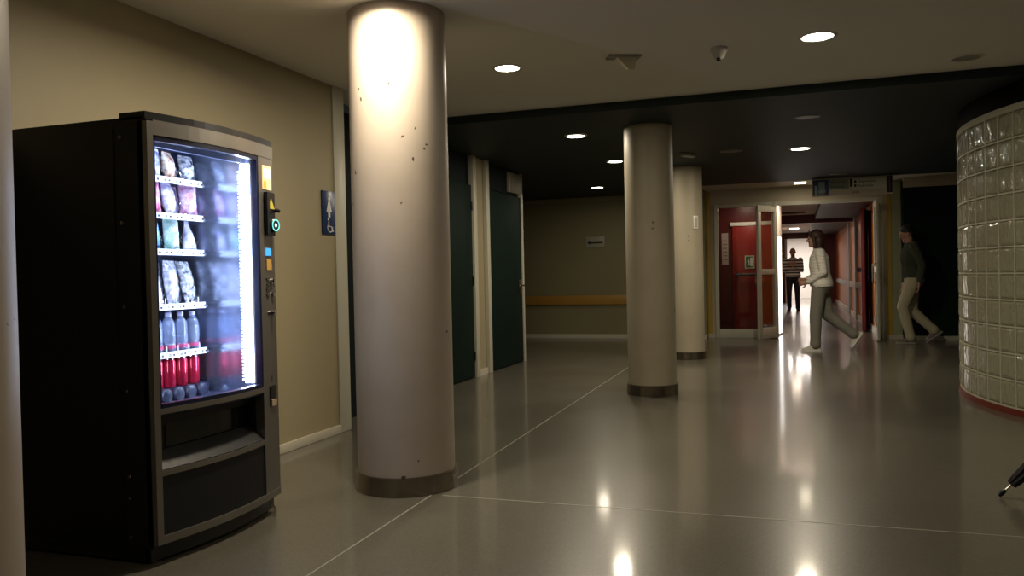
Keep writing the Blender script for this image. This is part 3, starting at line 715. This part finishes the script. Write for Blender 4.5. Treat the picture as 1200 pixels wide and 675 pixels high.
ordn = ['leftmost', 'second from the left', 'third from the left', 'fourth from the left', 'rightmost']
layout = [(['dark', 'white', 'white', 'brown', 'dark'], .112, .085), (['rose', 'pink', 'pink', 'lilac', 'rose'], .135, .095),
          (['green', 'blue', 'blue', 'green', 'pale'], .130, .082), (['silver', 'silver', 'pale', 'silver', 'dark'], .190, .105)]
cache = {}
for i, (cols, hgt, wid) in enumerate(layout):
    for k, cname in enumerate(cols):
        y = .10+k*.118
        for dpt in range(2):
            big = (i == 3 and k == 2)
            key = (i, cname, big)
            loc = (VX+SX-.035-dpt*.10, VY+y, zs[i]+.012)
            lb = '%s, %s %s on the %s' % (words[cname], ordn[k], 'in front' if dpt == 0 else 'at the back', rowname[i])
            if big: lb = lb.replace('whitish wrapped sandwich', 'big white pouch')
            grp = 'snack packs on the %s' % rowname[i]
            if key not in cache:
                t = thing('snack_bag', lb, 'snack', loc, 0, grp)
                bag_mesh(wid, hgt, .05, 'triangle' if big or cname == 'pale' else 'bag').build('wrapper', packs[cname] if not big else mat('pouch_white', (.85, .84, .86), .3), t)
                if big: MB().box(-.006, .006, -.018, .018, hgt-.035, hgt+.012, 0, .004).build('green_top', mat('pouch_green', (.25, .55, .40), .4), t)
                cache[key] = t
            else: t = dup(cache[key], loc, None, lb, grp)
            t.rotation_euler = (random.uniform(-.04, .04), random.uniform(-.22, -.05), random.uniform(-.35, .25))
# bottles and cans
ordc = ['first', 'second', 'third', 'fourth', 'fifth', 'sixth', 'seventh']
bt = None
wm = mat('water_bottle_plastic', (.62, .72, .95), .06, 0, .8, bump=(38, 1)); wm.node_tree.nodes['Principled BSDF'].inputs['Transmission Weight'].default_value = .8
for k in range(7):
    for dpt in range(3):
        lb = 'clear water bottle, %s from the left on the fifth shelf, %s rank' % (ordc[k], ('front', 'second', 'third')[dpt])
        loc = (VX+SX-.038-dpt*.072, VY+.098+k*.08, zs[4]+.002)
        if bt is None:
            bt = thing('water_bottle', lb, 'bottle', loc, 0, 'water bottles on the fifth shelf')
            MB().lathe([(.026, 0), (.031, .006), (.031, .035), (.028, .042), (.031, .05), (.031, .10), (.029, .107), (.031, .114), (.026, .140), (.013, .160), (.0125, .168)], n=20).build('bottle_body', wm, bt)
            MB().lathe([(.0145, .166), (.0145, .181), (.012, .184)], n=16).build('cap', mat('cap_lilac', (.45, .42, .62), .4), bt)
            MB().lathe([(.0315, .018), (.0318, .034)], n=20, cap=False).build('label_band', mat('label_pink', (.50, .05, .15), .4), bt)
        else: dup(bt, loc, random.uniform(0, 6), lb)
cn = None
for k in range(7):
    for dpt in range(3):
        lb = 'red drink can, %s from the left on the lowest shelf, %s rank' % (ordc[k], ('front', 'second', 'third')[dpt])
        loc = (VX+SX-.045-dpt*.072, VY+.098+k*.08, zs[5]+.042)
        if cn is None:
            cn = thing('drink_can', lb, 'can', loc, 0, 'red cans on the lowest shelf')
            MB().lathe([(.024, 0), (.0325, .010), (.0325, .120), (.027, .132)], n=24).build('can_body', mat('can_red', (.55, .012, .05), .16, .35, noise=(9, .1, (.42, .008, .035))), cn)
            MB().lathe([(.0275, .131), (.0275, .136), (.025, .136), (.024, .132), (.004, .132)], n=24).box(-.012, .012, -.006, .006, .133, .1355).build('lid', chrome_m, cn)
        else: dup(cn, loc, random.uniform(0, 6), lb)
# the cans stand on a raised tray
MB().box(ix0+.02, SX-.004, .05, YG1-.04, zs[5]+.0, zs[5]+.041).build('can_tray', mat('dark_tray', (.02, .024, .05), .35), vm)

# control strip
CS = lambda y: bow(y)+.011
def panel(name, y0, y1, z0, z1, m, out=.003, par=vm):
    return wave_panel(MB(), y0, y1, z0, z1, lambda y: CS(y)+out, out+.004, 3).build(name, m, par)
g = panel('instruction_panel', .725, .815, 1.60, 1.715, mat('lit_sticker', (.8, .5, .2), .4, emit=(1, .72, .35), estr=1.0))
wave_panel(MB(), .735, .805, 1.655, 1.70, lambda y: CS(y)+.0045, .001, 2).build('sticker_white', mat('lit_white', (.9, .85, .7), .4, emit=(1, .92, .72), estr=1.6), g)
wave_panel(MB(), .728, .760, 1.604, 1.64, lambda y: CS(y)+.0045, .001, 2).build('sticker_orange', mat('lit_orange', (.8, .28, .04), .4, emit=(1, .4, .05), estr=.8), g)
g = panel('card_reader', .735, .815, 1.375, 1.585, blkp, .02)
MB().add([(CS(.77)+.0215, y, z) for y, z in ((.745, 1.505), (.800, 1.505), (.7725, 1.555))]+[(CS(.77)+.019, y, z) for y, z in ((.745, 1.505), (.800, 1.505), (.7725, 1.555))],
         [(0,1,2), (5,4,3), (0,3,4,1), (1,4,5,2), (2,5,3,0)]).build('warning_triangle', mat('sign_yellow', (.65, .55, .05), .4), g)
MB().lathe([(.034, .02), (.034, .030), (.030, .034)], (CS(.795), .795, 1.425), 'X', 28).build('reader_pod', blkp, g)
MB().lathe([(.023, .033), (.025, .036), (.029, .036), (.031, .032)], (CS(.795), .795, 1.425), 'X', 32, cap=False).build('glow_ring', mat('cyan_glow', (.2, .7, .7), .3, emit=(.15, .8, .75), estr=.9), g)
MB().lathe([(.010, .0345), (.008, .036)], (CS(.795), .795, 1.425), 'X', 16).build('centre_mark', mat('white_glow', (.8, .9, .9), .3, emit=(.7, 1, 1), estr=.8), g)
MB().tube([(CS(.8), .812, 1.50), (CS(.8)+.028, .818, 1.50), (CS(.8)+.030, .830, 1.497)], .010, 10).build('coin_knob', blkp, vm)
panel('display', .735, .795, 1.275, 1.312, mat('lcd_blue', (.05, .35, .7), .3, emit=(.08, .45, 1), estr=.7))
panel('yellow_sticker', .742, .796, 1.205, 1.258, mat('sticker_yellow', (.62, .36, .09), .45))
for k in range(4): panel('key_button', .738, .768, 1.155-k*.026, 1.166-k*.026, mat('button_dark', (.06, .06, .06), .4), .004)
MB().lathe([(.014, 0), (.014, .012), (.010, .016)], (CS(.79), .792, 1.150), 'X', 20).box(CS(.79)+.012, CS(.79)+.020, .788, .796, 1.12, 1.165).build('coin_return_lever', chrome_m, vm)
MB().lathe([(.010, 0), (.010, .012)], (CS(.8), .802, 1.085), 'X', 16).build('coin_slot', chrome_m, vm)
g = panel('lock_recess', .748, .785, .985, 1.005, blkp, .001)
MB().lathe([(.013, 0), (.013, .02), (.009, .024)], (CS(.79), .790, .992), 'X', 20).build('lock', chrome_m, vm)
g = panel('coin_return_tray', .745, .805, .535, .635, blkp, .004)
wave_panel(MB(), .752, .802, .537, .567, lambda y: CS(y)+.010, .006, 3).build('tray_lip', mat('tray_beige', (.45, .34, .24), .4), g)
panel('small_mark', .772, .780, .655, .685, mat('button_dark', (.06, .06, .06), .4), .001)

# ------------------------------------------------------------------ people
def bake(mb, name, m, parent, voxel=.006, smooth=6):
    o = mb.build(name, m, None, fix=True)
    r = o.modifiers.new('r', 'REMESH'); r.mode = 'VOXEL'; r.voxel_size = voxel; r.use_smooth_shade = True
    s = o.modifiers.new('s', 'SMOOTH'); s.iterations = smooth; s.factor = .5
    dg = bpy.context.evaluated_depsgraph_get()
    me = bpy.data.meshes.new_from_object(o.evaluated_get(dg)); me.name = name
    o.modifiers.clear(); old = o.data; o.data = me; bpy.data.meshes.remove(old)
    me.materials.clear()
    for q in (m if isinstance(m, (list, tuple)) else [m]): me.materials.append(q)
    for p_ in me.polygons: p_.use_smooth = True
    o.parent = parent
    return o
skin = mat('skin', (.50, .27, .19), .5, noise=(12, .3, (.46, .24, .165)))
def V(*a): return Vector(a)
def face_mesh(mb, hc, tilt, turn=0):
    """head facing +x about hc"""
    R = Matrix.Rotation(turn, 3, 'Z') @ Matrix.Rotation(tilt, 3, 'Y')
    def at(x, y, z): return tuple(hc+R @ V(x, y, z))
    mb.ellip(at(-.008, 0, .022), (.096, .076, .096), rot=R)
    mb.ellip(at(.020, 0, -.045), (.066, .058, .072), rot=R)
    mb.ellip(at(.058, 0, -.085), (.030, .032, .026), rot=R)            # chin
    mb.limb(at(.080, 0, .018), at(.104, 0, -.022), .010, .015)          # nose
    mb.limb(at(.074, -.035, .030), at(.074, .035, .030), .014, .014)    # brow
    mb.limb(at(.078, -.016, -.055), at(.078, .016, -.055), .010, .010)  # lips
    for s in (-1, 1):
        mb.ellip(at(-.005, s*.076, -.005), (.018, .009, .030), rot=R)
        mb.ellip(at(.060, s*.038, -.020), (.026, .022, .022), rot=R)
    return R, at
def eyes(at, root):
    g = MB()
    for s in (-1, 1): g.ellip(at(.076, s*.031, .008), (.012, .013, .009), 12, 8)
    g.build('eyes', mat('eye_dark', (.06, .045, .04), .2), root)
def hand(mb, wrist, d, palm_n, s=1, curl=.5, size=1):
    """wrist point, direction of the fingers d, normal out of the palm palm_n, thumb side s"""
    d = d.normalized(); n = (palm_n-d*palm_n.dot(d)).normalized(); b = d.cross(n)*s
    mb.limb(wrist-d*.01, wrist+d*.045*size, .024, .030, .6, n)
    mb.limb(wrist+d*.035*size, wrist+d*.085*size, .032, .032, .42, n)
    for q, (off, ln) in enumerate(((.027, .070), (.009, .080), (-.009, .075), (-.026, .058))):
        p = wrist+d*.092*size+b*off; c = curl*.6
        for seg in (.45, .32, .23):
            dd = (d*math.cos(c)+n*math.sin(c)); e_ = p+dd*ln*seg*size
            mb.limb(p, e_, .0092, .0083); p = e_; c += curl*.75
    p = wrist+d*.030*size+b*.026; dd = (d*.65+b*.6+n*.35).normalized(); q = p+dd*.045
    mb.limb(p, q, .012, .010); mb.limb(q, q+(d*.8+b*.1+n*.45).normalized()*.032, .010, .009)
def shoe(mb, ankle, toe_dir, up=V(0,0,1), L=.26):
    t = toe_dir.normalized(); u = (up-t*up.dot(t)).normalized(); sd = t.cross(u)
    base = ankle-u*.07
    mb.limb(ankle+u*.01, base+u*.03-t*.01, .042, .042, .9, sd)
    mb.limb(ankle-u*.022, base+t*.075+u*.014, .047, .040, .95, sd)
    mb.limb(base-t*.035+u*.004, base+t*.10+u*.0, .040, .040, 1.0, sd)
    mb.limb(base+t*.05+u*.0, base+t*.155-u*.010, .041, .033, 1.12, sd)
def sole(mb, ankle, toe_dir, up=V(0,0,1)):
    t = toe_dir.normalized(); u = (up-t*up.dot(t)).normalized(); sd = t.cross(u); base = ankle-u*.097
    rg = []
    for x, w_ in ((-.078, .020), (-.068, .034), (-.02, .040), (.05, .042), (.11, .048), (.16, .042), (.186, .024)):
        c = base+t*x
        rg.append([tuple(c+sd*w_), tuple(c+sd*w_+u*.022), tuple(c-sd*w_+u*.022), tuple(c-sd*w_)])
    mb.rings(rg, 0, True, False)

def person(loc, rz, label, J, cfg, scale=1):
    root = thing('person', label, 'person', loc, rz); root.scale = (scale,)*3
    hip, chest, neck, hc = J['hip'], J['chest'], J['neck'], J['head']
    b = MB()
    # torso of the body
    mid = (hip+chest)/2
    b.loft([(hip.x, hip.y, hip.z-.09, .07, .10), (hip.x, hip.y, hip.z-.02, .105, .165), (hip.x, hip.y, hip.z+.06, .10, .160), (mid.x, mid.y, mid.z, .095, .140),
            (chest.x, chest.y, chest.z-.05, .110, .160), (chest.x, chest.y, chest.z+.06, .105, .175), (neck.x-.01, neck.y, neck.z-.05, .07, .13), (neck.x, neck.y, neck.z, .05, .06)])
    b.limb(neck-V(0,0,.04), hc+V(-.02,0,-.04), .056, .052)
    R, at = face_mesh(b, hc, cfg.get('tilt', 0), cfg.get('turn', 0))
    for s in ('L', 'R'):
        h, k, a = J['hip'+s], J['knee'+s], J['ankle'+s]
        b.limb(h, k, .085, .052); b.limb(k, a, .052, .036)
        b.limb(a, a+J['toe'+s].normalized()*.04-J.get('up'+s, V(0,0,1)).normalized()*.05, .034, .026)
        sh, el, wr = J['sh'+s], J['el'+s], J['wr'+s]
        b.limb(sh, el, .048, .036); b.limb(el, wr, .037, .025)
        hand(b, wr, J['hd'+s], J['hn'+s], 1 if s == 'L' else -1, cfg.get('curl', .5))
    bake(b, 'body', skin, root, .0058, 2)
    eyes(at, root)
    # trousers
    t = MB(); pw = cfg.get('leg', 1)
    t.loft([(hip.x, hip.y, hip.z-.12, .10, .13), (hip.x-.01, hip.y, hip.z-.05, .135, .185), (hip.x-.01, hip.y, hip.z+.02, .130, .185), (hip.x, hip.y, hip.z+.09, .118, .170)])
    for s in ('L', 'R'):
        h, k, a = J['hip'+s], J['knee'+s], J['ankle'+s]
        t.limb(h, k, .103, .070*pw); t.limb(k, k+(a-k)*.97, .070*pw, .058*pw)
        t.limb(k+(a-k)*.82, k+(a-k)*1.02, .060*pw, .064*pw)
    bake(t, 'trousers', cfg['trousers'], root, .009, 5)
    # top
    j = MB(); hz = cfg.get('hem', .0); tw = cfg.get('top', 1)
    j.loft([(hip.x-.005, hip.y, hip.z+hz, .148*tw, .200*tw), (hip.x-.005, hip.y, hip.z+hz+.05, .148*tw, .200*tw), (mid.x, mid.y, mid.z, .128*tw, .172*tw), (chest.x, chest.y, chest.z-.05, .140, .188),
            (chest.x, chest.y, chest.z+.07, .130, .198), (neck.x-.012, neck.y, neck.z-.055, .092, .150), (neck.x-.005, neck.y, neck.z+.005, .066, .078)])
    for s in ('L', 'R'):
        sh, el, wr = J['sh'+s], J['el'+s], J['wr'+s]
        j.limb(sh, el, .068, .053); j.limb(el, el+(wr-el)*.92, .053, .040)
    bake(j, cfg.get('topname', 'sweater'), cfg['topmat'], root, .009, 4)
    # shoes
    for s in ('L', 'R'):
        q = MB(); shoe(q, J['ankle'+s], J['toe'+s], J.get('up'+s, V(0,0,1)))
        sh = bake(q, 'shoe', cfg['shoe'], root, .007, 3)
        q = MB(); sole(q, J['ankle'+s], J['toe'+s], J.get('up'+s, V(0,0,1))); q.build('sole', cfg['sole'], sh)
    # hair
    if cfg.get('hair'):
        q = MB()
        if cfg['hair'] == 'bob':
            q.ellip(at(-.022, 0, .045), (.106, .092, .098), rot=R)
            q.limb(at(-.055, -.045, -.02), at(-.050, -.050, -.125), .050, .036); q.limb(at(-.055, .045, -.02), at(-.050, .050, -.125), .050, .036)
            q.limb(at(-.075, 0, -.02), at(-.072, 0, -.135), .060, .042, 1.4)
            for s_ in (-1, 1): q.limb(at(.015, s_*.073, .03), at(.005, s_*.075, -.11), .028, .022)
        else:
            q.ellip(at(-.020, 0, .046), (.098, .084, .086), rot=R); q.ellip(at(-.052, 0, .0), (.062, .074, .075), rot=R)
        bake(q, 'hair', cfg['hairmat'], root, .007, 3)
    return root, at

# woman in a pale top, walking to the left
Jw = dict(hip=V(-.02, 0, .93), chest=V(.0, 0, 1.24), neck=V(.015, 0, 1.43), head=V(.055, 0, 1.565),
    hipL=V(.01, .085, .90), kneeL=V(.06, .08, .49), ankleL=V(.07, .075, .10), toeL=V(1, .05, -.02),
    hipR=V(-.03, -.085, .90), kneeR=V(-.10, -.08, .50), ankleR=V(-.43, -.085, .235), toeR=V(.55, 0, -.85), upR=V(.85, 0, .5),
    shL=V(-.005, .175, 1.37), elL=V(-.045, .215, 1.10), wrL=V(.16, .13, .96), hdL=V(.8, -.35, -.1), hnL=V(-.2, -1, 0),
    shR=V(-.005, -.175, 1.37), elR=V(-.035, -.215, 1.10), wrR=V(.17, -.11, 1.0), hdR=V(.8, .4, -.05), hnR=V(-.2, 1, 0))
top_w = stripes('pale_striped_top', (.80, .77, .70), (.66, .62, .55), 8, distort=6, duty=.68)
root, at = person((.325, 12.3, 0), PI, 'walking woman with dark bob, pale top and wide grey trousers by the entrance', Jw,
    dict(trousers=mat('grey_trousers', (.21, .20, .165), .85, bump=(30, .5)), topmat=top_w, topname='pale_top', leg=1.2, top=1.05, hem=-.03, shoe=mat('pale_trainers', (.58, .54, .46), .6), sole=white_pl,
         hair='bob', hairmat=mat('brown_hair', (.045, .020, .012), .5, bump=(60, .8)), tilt=.05, curl=.7), 1.005)

# person in a dark sweater at the right, head bowed
Jm = dict(hip=V(.02, 0, .93), chest=V(.045, 0, 1.24), neck=V(.06, 0, 1.42), head=V(.095, 0, 1.55),
    hipL=V(.03, .09, .90), kneeL=V(.17, .09, .52), ankleL=V(.075, .08, .10), toeL=V(1, 0, 0),
    hipR=V(.02, -.09, .90), kneeR=V(.03, -.09, .46), ankleR=V(-.24, -.09, .19), toeR=V(.75, 0, -.55), upR=V(.55, 0, .8),
    shL=V(.03, .19, 1.37), elL=V(-.07, .23, 1.10), wrL=V(-.03, .21, .87), hdL=V(.05, -.1, -1), hnL=V(1, -.3, 0),
    shR=V(.03, -.19, 1.37), elR=V(.04, -.23, 1.09), wrR=V(.12, -.20, .87), hdR=V(.15, .1, -1), hnR=V(1, .3, 0))
person((1.70, 13.62, 0), PI, 'bowed person in dark green sweater and beige trousers before the dark green wall', Jm,
    dict(trousers=mat('beige_trousers', (.46, .42, .28), .85, bump=(25, .5)), topmat=mat('dark_green_sweater', (.040, .046, .026), .9, bump=(60, .4)), topname='sweater', shoe=mat('brown_shoes', (.12, .10, .08), .6), sole=mat('sole_grey', (.3, .28, .24), .6),
         hair='short', hairmat=mat('black_hair', (.012, .009, .008), .5, bump=(60, .8)), tilt=.35, curl=.45, leg=1.08), 1.065)

# man in a striped sweater walking towards us
Js = dict(hip=V(0, 0, .94), chest=V(.01, 0, 1.25), neck=V(.01, 0, 1.44), head=V(.04, 0, 1.585),
    hipL=V(0, .09, .90), kneeL=V(.06, .10, .51), ankleL=V(.04, .11, .10), toeL=V(1, .2, 0),
    hipR=V(0, -.09, .90), kneeR=V(.14, -.10, .53), ankleR=V(-.02, -.11, .13), toeR=V(1, -.1, -.25), upR=V(.25, 0, 1),
    shL=V(0, .19, 1.38), elL=V(.0, .225, 1.09), wrL=V(.22, .06, 1.23), hdL=V(.35, -.9, .1), hnL=V(-1, -.3, 0),
    shR=V(0, -.19, 1.38), elR=V(.0, -.225, 1.09), wrR=V(.23, -.06, 1.30), hdR=V(.35, .9, 0), hnR=V(-1, .3, 0))
knit = stripes('striped_knit', (.85, .80, .70), (.045, .04, .04), 3.8, distort=.3, duty=.6)
root, at = person((-.05, 24.2, 0), -PI/2-.06, 'bald man in a striped sweater and dark jeans walking down the corridor', Js,
    dict(trousers=mat('dark_jeans', (.018, .020, .032), .85), topmat=knit, topname='striped_sweater', shoe=mat('dark_shoes', (.02, .018, .018), .5), sole=mat('sole_dark', (.05, .05, .05), .6), tilt=.1, curl=.7, hem=-.02), 1.03)
g = MB().ellip(at(.062, 0, -.075), (.036, .045, .040)); bake(g, 'beard', mat('grey_beard', (.22, .18, .15), .8), root, .006, 2)

# ------------------------------------------------------------------ world, camera, view
w_ = bpy.data.worlds.new('World'); S.world = w_; w_.use_nodes = True
w_.node_tree.nodes['Background'].inputs['Color'].default_value = (.5, .5, .45, 1); w_.node_tree.nodes['Background'].inputs['Strength'].default_value = .02
f, roll, hy = 960., .022, 323.3
pitch = math.atan((337.5-hy)/f); yaw = math.atan(332/f)
fw = Vector((-math.sin(yaw)*math.cos(pitch), math.cos(yaw)*math.cos(pitch), -math.sin(pitch)))
r0 = Vector((math.cos(yaw), math.sin(yaw), 0)); u0 = r0.cross(fw)
r = r0*math.cos(roll)-u0*math.sin(roll); u = r.cross(fw)
cam = bpy.data.cameras.new('camera'); cam.sensor_width = 36; cam.lens = 36*f/1200; cam.clip_start = .05; cam.clip_end = 200
co = bpy.data.objects.new('camera', cam); C.objects.link(co)
co.matrix_world = Matrix(((r.x, u.x, -fw.x, 0), (r.y, u.y, -fw.y, 0), (r.z, u.z, -fw.z, CH), (0, 0, 0, 1)))
S.camera = co
S.view_settings.view_transform = 'Standard'; S.view_settings.look = 'None'; S.view_settings.gamma = 1
S.view_settings.use_curve_mapping = False
S.view_settings.exposure = 0.0
